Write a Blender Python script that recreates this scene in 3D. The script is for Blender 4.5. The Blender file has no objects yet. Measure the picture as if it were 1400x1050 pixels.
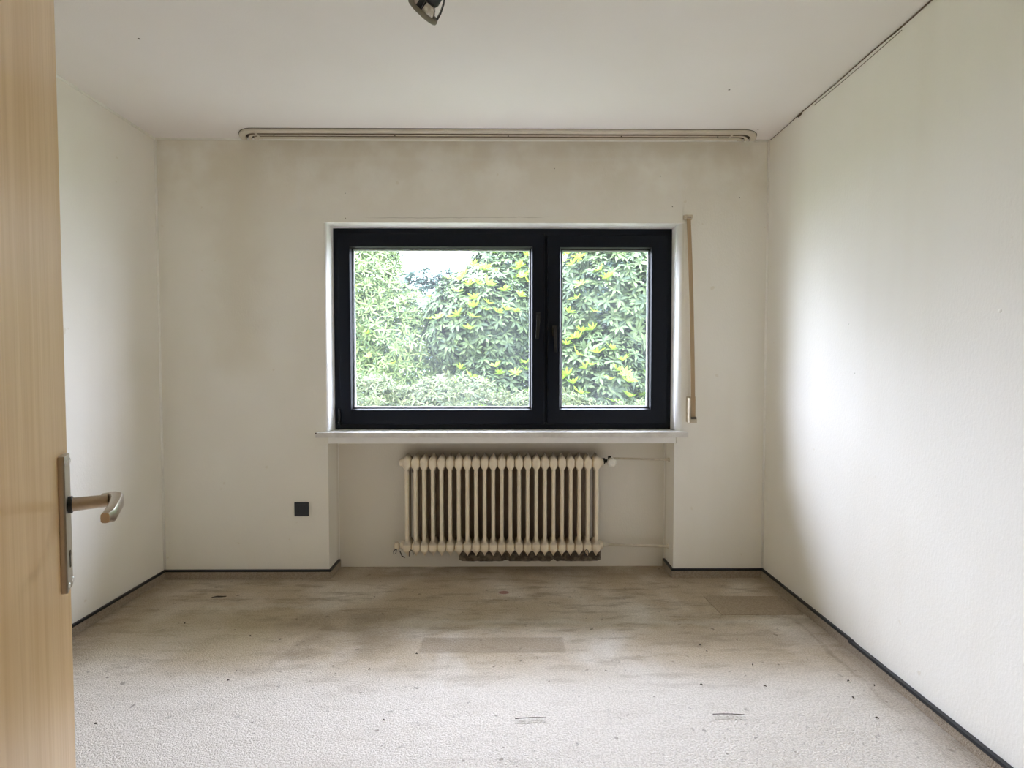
import bpy, bmesh, math, random
import numpy as np
from mathutils import Vector, Matrix

C = bpy.context.scene
COL = C.collection
random.seed(7)
rng = np.random.default_rng(7)

# ---------------------------------------------------------------- camera
EYE = 1.2202
cam_d = bpy.data.cameras.new('camera')
cam_d.sensor_width = 36.0
cam_d.lens = 18.0
cam_d.clip_start = 0.02
cam = bpy.data.objects.new('camera', cam_d)
COL.objects.link(cam)
cam.location = (0, 0, EYE)
cam.rotation_euler = (math.pi / 2 - math.atan(23 / 700), 0, -math.atan(5 / 700))
C.camera = cam

# ---------------------------------------------------------------- sky, light, exposure
W = bpy.data.worlds.new('sky')
C.world = W
W.use_nodes = True
bg = W.node_tree.nodes['Background']
# overcast sky: about three times as bright at the zenith as at the horizon
tc = W.node_tree.nodes.new('ShaderNodeTexCoord')
sx = W.node_tree.nodes.new('ShaderNodeSeparateXYZ')
mr = W.node_tree.nodes.new('ShaderNodeMapRange')
W.node_tree.links.new(tc.outputs['Generated'], sx.inputs[0])
W.node_tree.links.new(sx.outputs[2], mr.inputs[0])
for i_, v_ in zip((1, 2, 3, 4), (0.0, 1.0, 15.8, 47.5)):
    mr.inputs[i_].default_value = v_
W.node_tree.links.new(mr.outputs[0], bg.inputs[1])
bg.inputs[0].default_value = (0.89, 0.95, 1.19, 1)
pd = bpy.data.lights.new('window_portal', 'AREA')      # sampling guide for the sky through the window, gives no light itself
pd.shape = 'RECTANGLE'
pd.size, pd.size_y = 2.0, 1.2
pd.cycles.is_portal = True
po = bpy.data.objects.new('window_portal', pd)
COL.objects.link(po)
po.location = (-0.03, 3.30, 1.45)
po.rotation_euler = (math.radians(-90), 0, 0)
C.view_settings.view_transform = 'Standard'
C.view_settings.look = 'None'
C.view_settings.exposure = 0.0
C.view_settings.gamma = 1.0
C.view_settings.use_curve_mapping = False
C.cycles.use_denoising = True
C.cycles.max_bounces = 16
C.cycles.diffuse_bounces = 12
C.cycles.glossy_bounces = 4
C.cycles.transparent_max_bounces = 16

# ---------------------------------------------------------------- helpers
def link(name, me, parent=None, mats=()):
    o = bpy.data.objects.new(name, me)
    COL.objects.link(o)
    for m in mats:
        me.materials.append(m)
    if parent is not None:
        o.parent = parent
    return o

def obj(name, bm, mats, parent=None, smooth=False):
    me = bpy.data.meshes.new(name)
    bmesh.ops.recalc_face_normals(bm, faces=bm.faces[:])
    if smooth:
        for f in bm.faces:
            f.smooth = True
    bm.to_mesh(me)
    bm.free()
    if smooth:
        try:
            me.set_sharp_from_angle(angle=math.radians(40))
        except Exception:
            pass
    if not isinstance(mats, (list, tuple)):
        mats = [mats]
    return link(name, me, parent, mats)

def child(parent, o):
    o.parent = parent
    o.matrix_parent_inverse = parent.matrix_basis.inverted()
    return o

def tag(o, label=None, cat=None, group=None, kind=None):
    if label: o['label'] = label
    if cat: o['category'] = cat
    if group: o['group'] = group
    if kind: o['kind'] = kind
    return o

def empty(name, loc=(0, 0, 0)):
    o = bpy.data.objects.new(name, None)
    COL.objects.link(o)
    o.location = loc
    o.empty_display_size = 0.1
    return o

def box(bm, x0, x1, y0, y1, z0, z1, mi=0, bev=0.0):
    t = bmesh.new()
    vs = [t.verts.new(p) for p in ((x0,y0,z0),(x1,y0,z0),(x1,y1,z0),(x0,y1,z0),(x0,y0,z1),(x1,y0,z1),(x1,y1,z1),(x0,y1,z1))]
    for q in ((0,3,2,1),(4,5,6,7),(0,1,5,4),(1,2,6,5),(2,3,7,6),(3,0,4,7)):
        t.faces.new([vs[i] for i in q]).material_index = mi
    if bev > 0:
        bmesh.ops.bevel(t, geom=t.edges[:], offset=bev, segments=2, profile=0.7, affect='EDGES')
        for f in t.faces: f.material_index = mi
    merge(bm, t)
    return bm

def merge(bm, t, mat=None):
    if mat is not None:
        t.transform(mat)
    me = bpy.data.meshes.new('tmp')
    t.to_mesh(me); t.free()
    bm.from_mesh(me)
    bpy.data.meshes.remove(me)

def tube(bm, pts, r, n=10, mi=0, caps=True):
    """round tube along a list of points; r a number or a list"""
    pts = [Vector(p) for p in pts]
    rs = r if isinstance(r, (list, tuple)) else [r] * len(pts)
    rings = []
    u = None
    for i, p in enumerate(pts):
        a = pts[max(i - 1, 0)]; b = pts[min(i + 1, len(pts) - 1)]
        d = (b - a).normalized()
        if u is None:
            u = d.orthogonal().normalized()
        u = (u - d * u.dot(d)).normalized()
        v = d.cross(u)
        rings.append([bm.verts.new(p + (u * math.cos(t) + v * math.sin(t)) * rs[i]) for t in (2 * math.pi * k / n for k in range(n))])
    for a, b in zip(rings, rings[1:]):
        for k in range(n):
            f = bm.faces.new((a[k], a[(k + 1) % n], b[(k + 1) % n], b[k])); f.material_index = mi; f.smooth = True
    if caps:
        bm.faces.new(rings[0][::-1]).material_index = mi
        bm.faces.new(rings[-1]).material_index = mi
    return bm

def lathe(bm, prof, n=24, M=None, mi=0):
    """prof: (radius, z) pairs revolved about z, then moved by M"""
    t = bmesh.new()
    rings = []
    for r, z in prof:
        if r < 1e-6:
            rings.append([t.verts.new((0, 0, z))])
        else:
            rings.append([t.verts.new((r * math.cos(2 * math.pi * k / n), r * math.sin(2 * math.pi * k / n), z)) for k in range(n)])
    for a, b in zip(rings, rings[1:]):
        if len(a) == 1 and len(b) == 1: continue
        for k in range(n):
            j = (k + 1) % n
            if len(a) == 1: t.faces.new((a[0], b[k], b[j]))
            elif len(b) == 1: t.faces.new((a[k], a[j], b[0]))
            else: t.faces.new((a[k], a[j], b[j], b[k]))
    for f in t.faces:
        f.material_index = mi; f.smooth = True
    merge(bm, t, M)
    return bm

def frame(bm, x0, x1, z0, z1, wl, wr, wb, wt, y0, y1, bev=0.0, mi=0):
    """rectangular frame in the xz plane with mitred corners"""
    t = bmesh.new()
    def ring(y):
        o = [t.verts.new(p) for p in ((x0,y,z0),(x1,y,z0),(x1,y,z1),(x0,y,z1))]
        i = [t.verts.new(p) for p in ((x0+wl,y,z0+wb),(x1-wr,y,z0+wb),(x1-wr,y,z1-wt),(x0+wl,y,z1-wt))]
        return o, i
    o0, i0 = ring(y0); o1, i1 = ring(y1)
    for k in range(4):
        j = (k + 1) % 4
        t.faces.new((o0[k], o0[j], i0[j], i0[k])); t.faces.new((o1[k], i1[k], i1[j], o1[j]))
        t.faces.new((o0[k], o1[k], o1[j], o0[j])); t.faces.new((i0[k], i0[j], i1[j], i1[k]))
    if bev > 0:
        es = [e for e in t.edges if abs(e.verts[0].co.y - y0) < 1e-6 and abs(e.verts[1].co.y - y0) < 1e-6
              and (abs(e.verts[0].co.x - e.verts[1].co.x) < 1e-6 or abs(e.verts[0].co.z - e.verts[1].co.z) < 1e-6)]
        bmesh.ops.bevel(t, geom=es, offset=bev, segments=2, profile=0.6, affect='EDGES')
    for f in t.faces: f.material_index = mi
    merge(bm, t)
    return bm

def slope_frame(bm, x0, x1, z0, z1, w, ya, yb, mi=0):
    """bead: a face sloping from the outline at ya to an inner outline at yb"""
    o = [bm.verts.new(p) for p in ((x0,ya,z0),(x1,ya,z0),(x1,ya,z1),(x0,ya,z1))]
    i = [bm.verts.new(p) for p in ((x0+w,yb,z0+w),(x1-w,yb,z0+w),(x1-w,yb,z1-w),(x0+w,yb,z1-w))]
    for k in range(4):
        j = (k + 1) % 4
        bm.faces.new((o[k], o[j], i[j], i[k])).material_index = mi
    return bm

# ---------------------------------------------------------------- node helpers
class NT:
    def __init__(s, name):
        s.m = bpy.data.materials.new(name); s.m.use_nodes = True
        s.t = s.m.node_tree; s.p = s.t.nodes['Principled BSDF']; s.out = s.t.nodes['Material Output']
    def n(s, typ, **kw):
        x = s.t.nodes.new(typ)
        for k, v in kw.items(): setattr(x, k, v)
        return x
    def put(s, sock, v):
        if hasattr(v, 'is_linked'): s.t.links.new(v, sock)
        elif v is not None:
            if isinstance(v, (tuple, list)) and len(v) == 3 and len(sock.default_value) == 4: v = (*v, 1)
            sock.default_value = v
    def math(s, op, a, b=None, c=None, clamp=False):
        x = s.n('ShaderNodeMath', operation=op, use_clamp=clamp)
        s.put(x.inputs[0], a)
        if b is not None: s.put(x.inputs[1], b)
        if c is not None: s.put(x.inputs[2], c)
        return x.outputs[0]
    def pos(s):
        if not hasattr(s, '_pos'):
            g = s.n('ShaderNodeNewGeometry'); s._pos = g.outputs['Position']
            x = s.n('ShaderNodeSeparateXYZ'); s.put(x.inputs[0], s._pos); s.xyz = x.outputs
        return s._pos
    def objco(s):
        if not hasattr(s, '_oc'):
            s._oc = s.n('ShaderNodeTexCoord').outputs['Object']
        return s._oc
    def scale(s, v, sc):
        x = s.n('ShaderNodeMapping'); s.put(x.inputs[0], v); x.inputs['Scale'].default_value = sc
        return x.outputs[0]
    def noise(s, v, sc, det=3.0, rough=0.55, dist=0.0):
        x = s.n('ShaderNodeTexNoise'); s.put(x.inputs['Vector'], v)
        x.inputs['Scale'].default_value = sc; x.inputs['Detail'].default_value = det
        x.inputs['Roughness'].default_value = rough; x.inputs['Distortion'].default_value = dist
        return x.outputs['Fac']
    def ramp(s, f, a, b, lo=0.0, hi=1.0):
        x = s.n('ShaderNodeMapRange', interpolation_type='SMOOTHSTEP')
        s.put(x.inputs[0], f)
        for i, v in zip((1, 2, 3, 4), (a, b, lo, hi)): s.put(x.inputs[i], v)
        return x.outputs[0]
    def mix(s, f, a, b, mode='MIX'):
        x = s.n('ShaderNodeMix', data_type='RGBA', blend_type=mode)
        s.put(x.inputs[0], f); s.put(x.inputs[6], a); s.put(x.inputs[7], b)
        return x.outputs[2]
    def rect(s, a, b, x0, x1, y0, y1, soft, wob=None, amp=0.0):
        """soft-edged rectangle of coordinates a (x0..x1) and b (y0..y1)"""
        if wob is not None:
            w = s.math('MULTIPLY', s.math('SUBTRACT', wob, 0.5), amp)
            a = s.math('ADD', a, w); b = s.math('ADD', b, w)
        r = s.ramp(a, x0 - soft, x0 + soft)
        r = s.math('MULTIPLY', r, s.ramp(a, x1 - soft, x1 + soft, 1, 0))
        r = s.math('MULTIPLY', r, s.ramp(b, y0 - soft, y0 + soft))
        return s.math('MULTIPLY', r, s.ramp(b, y1 - soft, y1 + soft, 1, 0))
    def bump(s, h, strength, dist=0.01):
        x = s.n('ShaderNodeBump'); x.inputs['Strength'].default_value = strength
        x.inputs['Distance'].default_value = dist; s.put(x.inputs['Height'], h)
        s.t.links.new(x.outputs[0], s.p.inputs['Normal'])
    def base(s, c, rough=0.8, metal=0.0, spec=None, coat=None):
        s.put(s.p.inputs['Base Color'], c); s.put(s.p.inputs['Roughness'], rough)
        s.p.inputs['Metallic'].default_value = metal
        if spec is not None: s.p.inputs['Specular IOR Level'].default_value = spec
        if coat is not None:
            s.p.inputs['Coat Weight'].default_value = coat; s.p.inputs['Coat Roughness'].default_value = 0.12
        return s.m

def plain(name, col, rough=0.6, metal=0.0, spec=0.5, var=0.08, sc=40.0):
    k = NT(name)
    f = k.noise(k.objco(), sc)
    k.base(k.mix(k.ramp(f, .3, .7), tuple(c * (1 - var) for c in col), tuple(min(c * (1 + var), 1) for c in col)), rough, metal, spec)
    return k.m

# ---------------------------------------------------------------- room materials
WALLC, DIRT = (0.885, 0.865, 0.795), (0.72, 0.66, 0.53)

def wall_mat(name, back=False):
    k = NT(name)
    P = k.pos(); X, Y, Z = k.xyz
    big = k.noise(P, 0.9, 3)
    streak = k.noise(k.scale(P, (2.6, 2.6, 0.35)), 1.0, 3)
    c = k.mix(k.ramp(big, .35, .75, 0, .30), WALLC, DIRT)
    c = k.mix(k.ramp(streak, .50, .85, 0, .30), c, DIRT)
    fine = k.noise(P, 170, 2)
    speck = k.ramp(k.noise(P, 21, 1, .3), .80, .83, 0, .45)
    c = k.mix(speck, c, DIRT)
    if back:
        wob = k.noise(P, 5.0, 3)
        # blotchy browner tone rising towards the ceiling, cleaner patch over the window
        up = k.math('MULTIPLY', k.ramp(Z, 1.9, 2.5, 0, .50), k.ramp(wob, .25, .65))
        c = k.mix(up, c, (0.66, 0.58, 0.45))
        c = k.mix(k.rect(X, Z, -1.66, -1.40, 1.2, 2.5, .12, wob, .2), c, k.mix(.5, c, DIRT))
        edge = k.math('SUBTRACT', k.rect(X, Z, -1.19, 0.98, 2.075, 2.40, .012, wob, .02), k.rect(X, Z, -1.17, 0.96, 2.09, 2.385, .012, wob, .02))
        c = k.mix(k.math('MULTIPLY', edge, .35), c, (0.84, 0.82, 0.76))
        crack = k.ramp(k.math('ABSOLUTE', k.math('SUBTRACT', k.math('ADD', Z, k.math('MULTIPLY', wob, .03)), 2.082)), 0, .004, .5, 0)
        c = k.mix(k.math('MULTIPLY', crack, k.rect(X, Z, -.75, .2, 2.0, 2.2, .1)), c, (0.35, 0.31, 0.25))
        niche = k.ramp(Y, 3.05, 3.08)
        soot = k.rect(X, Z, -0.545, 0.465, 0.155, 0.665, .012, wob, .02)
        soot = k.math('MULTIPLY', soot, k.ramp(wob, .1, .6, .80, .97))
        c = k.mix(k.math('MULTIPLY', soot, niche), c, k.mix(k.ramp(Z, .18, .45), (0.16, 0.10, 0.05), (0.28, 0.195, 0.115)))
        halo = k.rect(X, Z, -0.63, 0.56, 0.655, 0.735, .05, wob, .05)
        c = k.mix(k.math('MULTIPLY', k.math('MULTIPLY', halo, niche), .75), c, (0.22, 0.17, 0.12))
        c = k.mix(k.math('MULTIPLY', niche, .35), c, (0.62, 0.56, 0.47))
    k.base(c, 0.85, spec=0.25)
    wp = k.noise(k.scale(P, (1, 1, .45)), 120, 2)
    k.bump(k.math('ADD', k.math('MULTIPLY', fine, .5), wp), 0.22, 0.004)
    return k.m

M_WALL = wall_mat('wall_paper')
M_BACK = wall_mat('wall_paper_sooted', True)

k = NT('ceiling_paint'); P = k.pos()
M_CEIL = k.base(k.mix(k.ramp(k.noise(P, 1.1, 3), .35, .75, 0, .4), (0.90, 0.86, 0.84), (0.82, 0.77, 0.71)), .9, spec=.2)
k.bump(k.noise(P, 140, 2), .12, .003)
M_REVEAL = plain('reveal_plaster', (0.92, 0.905, 0.875), .6, var=.02, sc=9)
M_CAULK = plain('caulk', (0.93, 0.915, 0.85), .7, var=.02)
M_OUT = plain('render_outside', (0.55, 0.54, 0.50), .9)

def carpet_mat(name, base=(0.86, 0.805, 0.725), stains=True, mul=1.0):
    k = NT(name)
    P = k.pos(); X, Y, Z = k.xyz
    pile = k.noise(P, 150, 3, .6)
    pile2 = k.noise(k.scale(P, (1, 1.5, 1.5)), 210, 2)
    c = tuple(b * mul for b in base)
    dk = tuple(b * s for b, s in zip(c, (0.66, 0.62, 0.56)))
    br = (0.36 * mul, 0.285 * mul, 0.19 * mul)
    if stains:
        w1 = k.noise(P, 1.5, 4, .6, .4); w2 = k.noise(P, 6.0, 4, .62); w3 = k.noise(k.scale(P, (1, 4.0, 1)), 4.0, 4, .65)
        worn = k.math('MULTIPLY', k.ramp(w1, .28, .60), k.ramp(Y, 1.85, 2.15, .08, .95))
        c = k.mix(worn, c, tuple(b * s for b, s in zip(base, (0.68, 0.60, 0.47))))
        c = k.mix(k.math('MULTIPLY', k.ramp(w3, .47, .68, 0, .70), k.ramp(Y, 1.7, 2.4, .15, 1)), c, br)
        c = k.mix(k.rect(X, Y, -1.0, -0.45, 2.15, 2.55, .10, w2, .35), c, k.mix(k.ramp(w2, .35, .65, .2, .7), c, br))
        c = k.mix(k.rect(X, Y, -0.385, 0.245, 2.15, 2.275, .008, w2, .012), c, k.mix(.65, c, (0.40, 0.32, 0.23)))
        c = k.mix(k.rect(X, Y, -0.78, -0.60, 2.36, 2.50, .012, w2, .03), c, k.mix(.35, c, (0.36, 0.30, 0.22)))
        c = k.mix(k.rect(X, Y, 0.62, 1.45, 2.20, 2.30, .05, w2, .1), c, k.mix(.35, c, br))
        c = k.mix(k.math('MULTIPLY', k.ramp(k.math('ABSOLUTE', k.math('SUBTRACT', k.math('ADD', Y, k.math('MULTIPLY', w2, .10)), 2.46)), 0, .035, .5, 0), k.ramp(X, -.7, -.4)), c, (0.76, 0.72, 0.64))
        c = k.mix(k.rect(X, Y, -1.55, -0.90, 2.55, 2.60, .03, w2, .22), c, k.mix(.45, c, (0.80, 0.76, 0.68)))
        yel = k.rect(X, Y, -1.85, -1.05, 2.12, 2.55, .15, w2, .3)
        c = k.mix(k.math('MULTIPLY', yel, .45), c, (0.50, 0.42, 0.25))
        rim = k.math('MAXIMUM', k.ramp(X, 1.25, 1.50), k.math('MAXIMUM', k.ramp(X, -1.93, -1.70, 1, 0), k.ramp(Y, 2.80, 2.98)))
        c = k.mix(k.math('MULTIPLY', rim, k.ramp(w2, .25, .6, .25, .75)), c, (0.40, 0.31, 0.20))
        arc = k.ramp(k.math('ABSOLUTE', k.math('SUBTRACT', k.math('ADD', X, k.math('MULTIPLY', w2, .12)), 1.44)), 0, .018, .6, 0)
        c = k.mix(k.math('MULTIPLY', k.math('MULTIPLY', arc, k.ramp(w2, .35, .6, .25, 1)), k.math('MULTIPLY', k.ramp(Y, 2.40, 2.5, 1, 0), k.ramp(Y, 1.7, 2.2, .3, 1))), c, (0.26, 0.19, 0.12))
        specks = k.math('MULTIPLY', k.ramp(k.noise(P, 30, 3, .5), .64, .72, 0, .7), k.ramp(w2, .40, .60))
        c = k.mix(specks, c, (0.16, 0.12, 0.08))
        red = k.ramp(k.math('ADD', k.math('POWER', k.math('DIVIDE', k.math('ADD', X, .024), .032), 2.0), k.math('POWER', k.math('DIVIDE', k.math('SUBTRACT', Y, 2.736), .022), 2.0)), .5, k.math('ADD', .6, w2), .75, 0)
        c = k.mix(red, c, (0.34, 0.10, 0.08))
    c = k.mix(k.ramp(pile, .40, .60, .0, .62), c, k.mix(1.0, c, (0.68, 0.655, 0.61), 'MULTIPLY'))
    k.base(c, 0.95, spec=0.1)
    k.p.inputs['Sheen Weight'].default_value = 0.15
    k.bump(k.math('ADD', pile, k.math('MULTIPLY', pile2, .6)), 0.75, 0.012)
    return k.m

M_CARPET = carpet_mat('carpet_pile')
M_PATCH = carpet_mat('carpet_patch_pile', (0.46, 0.37, 0.26), False)
M_STRIP = carpet_mat('carpet_strip_pile', (0.45, 0.375, 0.285), False)
M_BLACK = plain('black_plastic', (0.014, 0.016, 0.02), .35, sc=20)

# ---------------------------------------------------------------- room shell
XL, XR, YB, H = -1.98, 1.475, 2.926, 2.50       # left wall, right wall, back wall, ceiling
YN, YO = 3.10, 3.286                             # niche back, outside face
WX0, WX1, WZ0, WZ1 = -1.030, 0.968, 0.852, 2.036 # window opening
YF = YB + 0.12                                   # face of the window frame
NX0, NX1, NZ1 = -1.033, 0.955, 0.782             # radiator niche
R0 = 0.05                                        # rear wall face

bm = bmesh.new(); box(bm, XL - .3, XR + .3, -1.6, YN + .02, -.12, 0)
floor = tag(obj('floor', bm, M_CARPET), 'worn beige loop carpet with brown stains', kind='structure')
bm = bmesh.new(); box(bm, XL - .3, XR + .3, -1.6, YO, H, H + .25)
ceiling = tag(obj('ceiling', bm, M_CEIL), 'off-white painted ceiling', kind='structure')
bm = bmesh.new(); box(bm, XL - .3, XL, -1.6, YO, 0, H)
wall_left = tag(obj('wall_left', bm, M_WALL), 'off-white papered wall left of the window wall', kind='structure')
bm = bmesh.new(); box(bm, XR, XR + .3, -1.6, YO, 0, H)
wall_right = tag(obj('wall_right', bm, M_WALL), 'off-white papered wall right of the window wall', kind='structure')
# back wall: piers, lintel, parapet and niche back as one solid
t = bmesh.new()
def wbox(x0, x1, y0, y1, z0, z1, edges=()):
    q = bmesh.new(); box(q, x0, x1, y0, y1, z0, z1)
    for (ax, v, bv) in edges:     # round one vertical or horizontal front edge
        es = []
        for e in q.edges:
            a, b = e.verts[0].co, e.verts[1].co
            if abs(a.y - y0) < 1e-6 and abs(b.y - y0) < 1e-6 and abs(a[ax] - v) < 1e-6 and abs(b[ax] - v) < 1e-6: es.append(e)
        r = bmesh.ops.bevel(q, geom=es, offset=bv, segments=5, profile=.5, affect='EDGES')
        for f in r['faces']: f.smooth = True
    q.normal_update()
    for f in q.faces:
        c = f.calc_center_median()
        inwin = WX0 - .02 < c.x < WX1 + .02 and WZ0 - .01 < c.z < WZ1 + .02
        if inwin and abs(f.normal.y) < .95: f.material_index = 1
        if c.y > YO - .001: f.material_index = 2
    merge(t, q)
wbox(XL, NX0, YB, YO, 0, NZ1)
wbox(XL, WX0, YB, YO, NZ1, WZ0)
wbox(XL, WX0, YB, YO, WZ0, WZ1, [(0, WX0, .012)])
wbox(NX1, XR, YB, YO, 0, NZ1)
wbox(WX1, XR, YB, YO, NZ1, WZ0)
wbox(WX1, XR, YB, YO, WZ0, WZ1, [(0, WX1, .030)])
wbox(XL, XR, YB, YO, WZ1, H, [])
wbox(WX0, WX1, YB + .012, YO, NZ1, WZ0 - .03)
wbox(NX0, NX1, YN, YO, -.12, NZ1)
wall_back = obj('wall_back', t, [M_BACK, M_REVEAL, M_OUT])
tag(wall_back, 'sooted off-white papered wall with the window and radiator niche', kind='structure')
# rear wall with the doorway the photographer stands in, and the hall behind
DX0, DX1 = -0.245, 0.64
bm = bmesh.new()
box(bm, XL, DX0, R0 - .12, R0, 0, H); box(bm, DX1, XR, R0 - .12, R0, 0, H); box(bm, DX0, DX1, R0 - .12, R0, 2.04, H)
tag(obj('wall_rear', bm, M_WALL), 'off-white wall around the doorway', kind='structure')
bm = bmesh.new(); box(bm, XL, XR, -1.6, -1.5, 0, H)
tag(obj('wall_hall', bm, M_WALL), 'off-white hall wall behind the doorway', kind='structure')

# eave of the flat roof outside, over the window
bm = bmesh.new(); box(bm, -4.5, 4.5, YO, YO + .62, 2.60, 2.80, bev=.01)
tag(obj('trim_8', bm, M_OUT), 'roof eave outside above the window', kind='structure')

# filler spots and nail holes on the right wall
for (yy, zz, r) in ((1.532, 1.389, .006), (2.217, 1.407, .004), (2.173, 1.195, .004)):
    bm = bmesh.new(); lathe(bm, [(r, 0), (r * .8, .0015), (0, .002)], 10, Matrix.Translation((XR, yy, zz)) @ Matrix.Rotation(-math.pi / 2, 4, 'Y'))
    tag(child(wall_right, obj('filler_spot', bm, M_CAULK)), 'small white filler spot')
M_HOLE = plain('nail_hole', (0.10, 0.08, 0.06), .9)
for (xx, zz) in ((-0.92, 2.20), (-0.92, 2.06), (0.93, 2.13), (1.0, 2.24), (0.86, 2.30), (1.31, 2.18), (0.26, 2.34), (-0.43, 2.33)):
    bm = bmesh.new(); lathe(bm, [(.003, 0), (0, .001)], 8, Matrix.Translation((xx, YB, zz)) @ Matrix.Rotation(math.pi / 2, 4, 'X'))
    tag(child(wall_back, obj('nail_hole', bm, M_HOLE)), 'tiny dark nail hole')
for (xx, yy) in ((1.345, 2.79), (-1.44, 2.05), (1.02, 2.40)):
    bm = bmesh.new(); lathe(bm, [(.005, 0), (0, -.001)], 8, Matrix.Translation((xx, yy, H)))
    tag(child(ceiling, obj('nail_hole', bm, M_HOLE)), 'tiny dark nail hole')

# pale caulk beads along the corners
def bead(name, a, b, r, lab, mat=M_CAULK):
    bm = bmesh.new(); tube(bm, [a, b], r, 8)
    return tag(obj(name, bm, mat), lab, kind='structure')
bead('trim_1', (XL, YB, .06), (XL, YB, H), .009, 'pale caulk bead down the left back corner')
bead('trim_2', (XR, YB, .06), (XR, YB, H), .009, 'pale caulk bead down the right back corner')
bead('trim_3', (XL, YB, H), (XR, YB, H), .009, 'pale caulk bead along the back ceiling edge')
bead('trim_4', (XL, R0, H), (XL, YB, H), .009, 'pale caulk bead along the left ceiling edge')
bead('trim_5', (NX0, YN, 0), (NX0, YN, NZ1), .004, 'pale caulk bead in the left niche corner')
bead('trim_6', (NX1, YN, 0), (NX1, YN, NZ1), .004, 'pale caulk bead in the right niche corner')
# dark open joint with peeling paper along the right ceiling edge
M_JOINT = plain('dark_joint', (0.14, 0.10, 0.07), .9)
bm = bmesh.new()
pts = []; rs = []
n = 46
for i in range(n):
    y = YB - .02 - (YB - .1) * i / (n - 1)
    pts.append((XR - .002 + random.uniform(-.0015, .0015), y, H - .004 - .004 * math.sin(i * .9) * random.random()))
    rs.append(.0014 + .0014 * min(1, i / 16) + random.uniform(-.0004, .0005))
tube(bm, pts, rs, 6)
tube(bm, [(XR - .001, 2.64, H - .006), (XR - .006, 2.625, H - .010), (XR - .001, 2.60, H - .007)], [.002, .007, .002], 6)
j = tag(obj('trim_7', bm, M_JOINT), 'dark open joint along the right ceiling edge', kind='structure')
bm = bmesh.new()
tube(bm, [(XR - .001, y, H - .017 - .004 * math.sin((y - 1.9) * 5)) for y in np.linspace(1.95, 2.5, 12)], .0014, 5)
tag(child(j, obj('peeling_edge', bm, M_JOINT)), 'thin dark edge of lifting wallpaper')

# ---------------------------------------------------------------- carpet-strip baseboards with black edge profile
BT, BH = .010, .052
def baseboard(name, segs, lab, joints=()):
    """segs: plan points; the strip stands on the room side (already offset)"""
    root = None
    for (x0, x1, y0, y1) in segs:
        bm = bmesh.new(); box(bm, x0, x1, y0, y1, 0, BH - .004, bev=.002)
        if root is None:
            root = tag(obj(name, bm, M_STRIP), lab, kind='structure')
        else:
            child(root, obj('carpet_strip', bm, M_STRIP))
    return root
def edge_strip(root, x0, x1, y0, y1, dz=0.0):
    bm = bmesh.new()
    box(bm, x0, x1, y0, y1, BH - .008 + dz, BH + .004 + dz, bev=.002)
    tag(child(root, obj('edge_strip', bm, M_BLACK)), 'black plastic edge strip')
b = baseboard('baseboard_left', [(XL, XL + BT, R0, YB)], 'beige carpet baseboard with black top edge along the left wall')
edge_strip(b, XL, XL + BT + .003, R0, YB)
b = baseboard('baseboard_right', [(XR - BT, XR, R0, YB)], 'beige carpet baseboard with black top edge along the right wall')
edge_strip(b, XR - BT - .003, XR, 2.135, YB)
edge_strip(b, XR - BT - .008, XR, R0, 2.15, -.004)
b = baseboard('baseboard_back', [(XL + BT, NX0 + .002, YB - BT, YB), (NX0, NX0 + BT, YB - BT, YN)], 'beige carpet baseboard left of the radiator niche')
edge_strip(b, XL + BT, NX0 + BT, YB - BT - .003, YB); edge_strip(b, NX0, NX0 + BT + .003, YB - BT, YN - .02)
b = baseboard('baseboard_niche', [(NX1 - .002, XR - BT, YB - BT, YB), (NX1 - BT, NX1, YB - BT, YN)], 'beige carpet baseboard right of the radiator niche')
edge_strip(b, NX1 - BT, XR - BT, YB - BT - .003, YB); edge_strip(b, NX1 - BT - .003, NX1, YB - BT, YN - .02)

# loose pieces of the carpet itself
bm = bmesh.new()
q = bmesh.new(); box(q, 1.045, XR - .022, 2.475, 2.676, -.004, .003)
for v in q.verts:
    if v.co.x < 1.1: v.co.x += .006 if v.co.y < 2.5 else -.006
merge(bm, q)
tag(child(floor, obj('carpet_patch', bm, M_PATCH)), 'browner rectangular carpet patch by the right wall')
M_LIP = carpet_mat('carpet_lip_pile', (0.74, 0.69, 0.61), False)
M_SLIT = plain('carpet_backing', (0.10, 0.075, 0.05), .95)
for (x0, x1, y, tilt) in ((0.023, 0.131, 1.734, .004), (0.718, 0.827, 1.752, -.004)):
    bm = bmesh.new()
    n = 9
    for i in range(n):
        u = i / (n - 1); x = x0 + (x1 - x0) * u; dy = tilt * u + random.uniform(-.001, .001)
        hgt = .003 + .002 * math.sin(math.pi * u)
        row = [bm.verts.new((x, y + dy - .022, .0005)), bm.verts.new((x, y + dy - .010, hgt * .8)), bm.verts.new((x, y + dy, hgt)), bm.verts.new((x, y + dy + .001, .0005))]
        if i:
            for k_ in range(3):
                f = bm.faces.new((prev[k_], row[k_], row[k_ + 1], prev[k_ + 1])); f.material_index = 1 if k_ == 2 else 0; f.smooth = k_ < 2
        prev = row
    cut = child(floor, obj('carpet_cut', bm, [M_LIP, M_SLIT]))
    tag(cut, 'short cut in the carpet with a raised lip')
    bm = bmesh.new(); tube(bm, [(x0 + (x1 - x0) * i / 8, y + tilt * i / 8 + .001, .0015 + .002 * math.sin(math.pi * i / 8)) for i in range(9)], .0028, 6)
    child(cut, obj('cut_edge', bm, M_SLIT))
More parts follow.
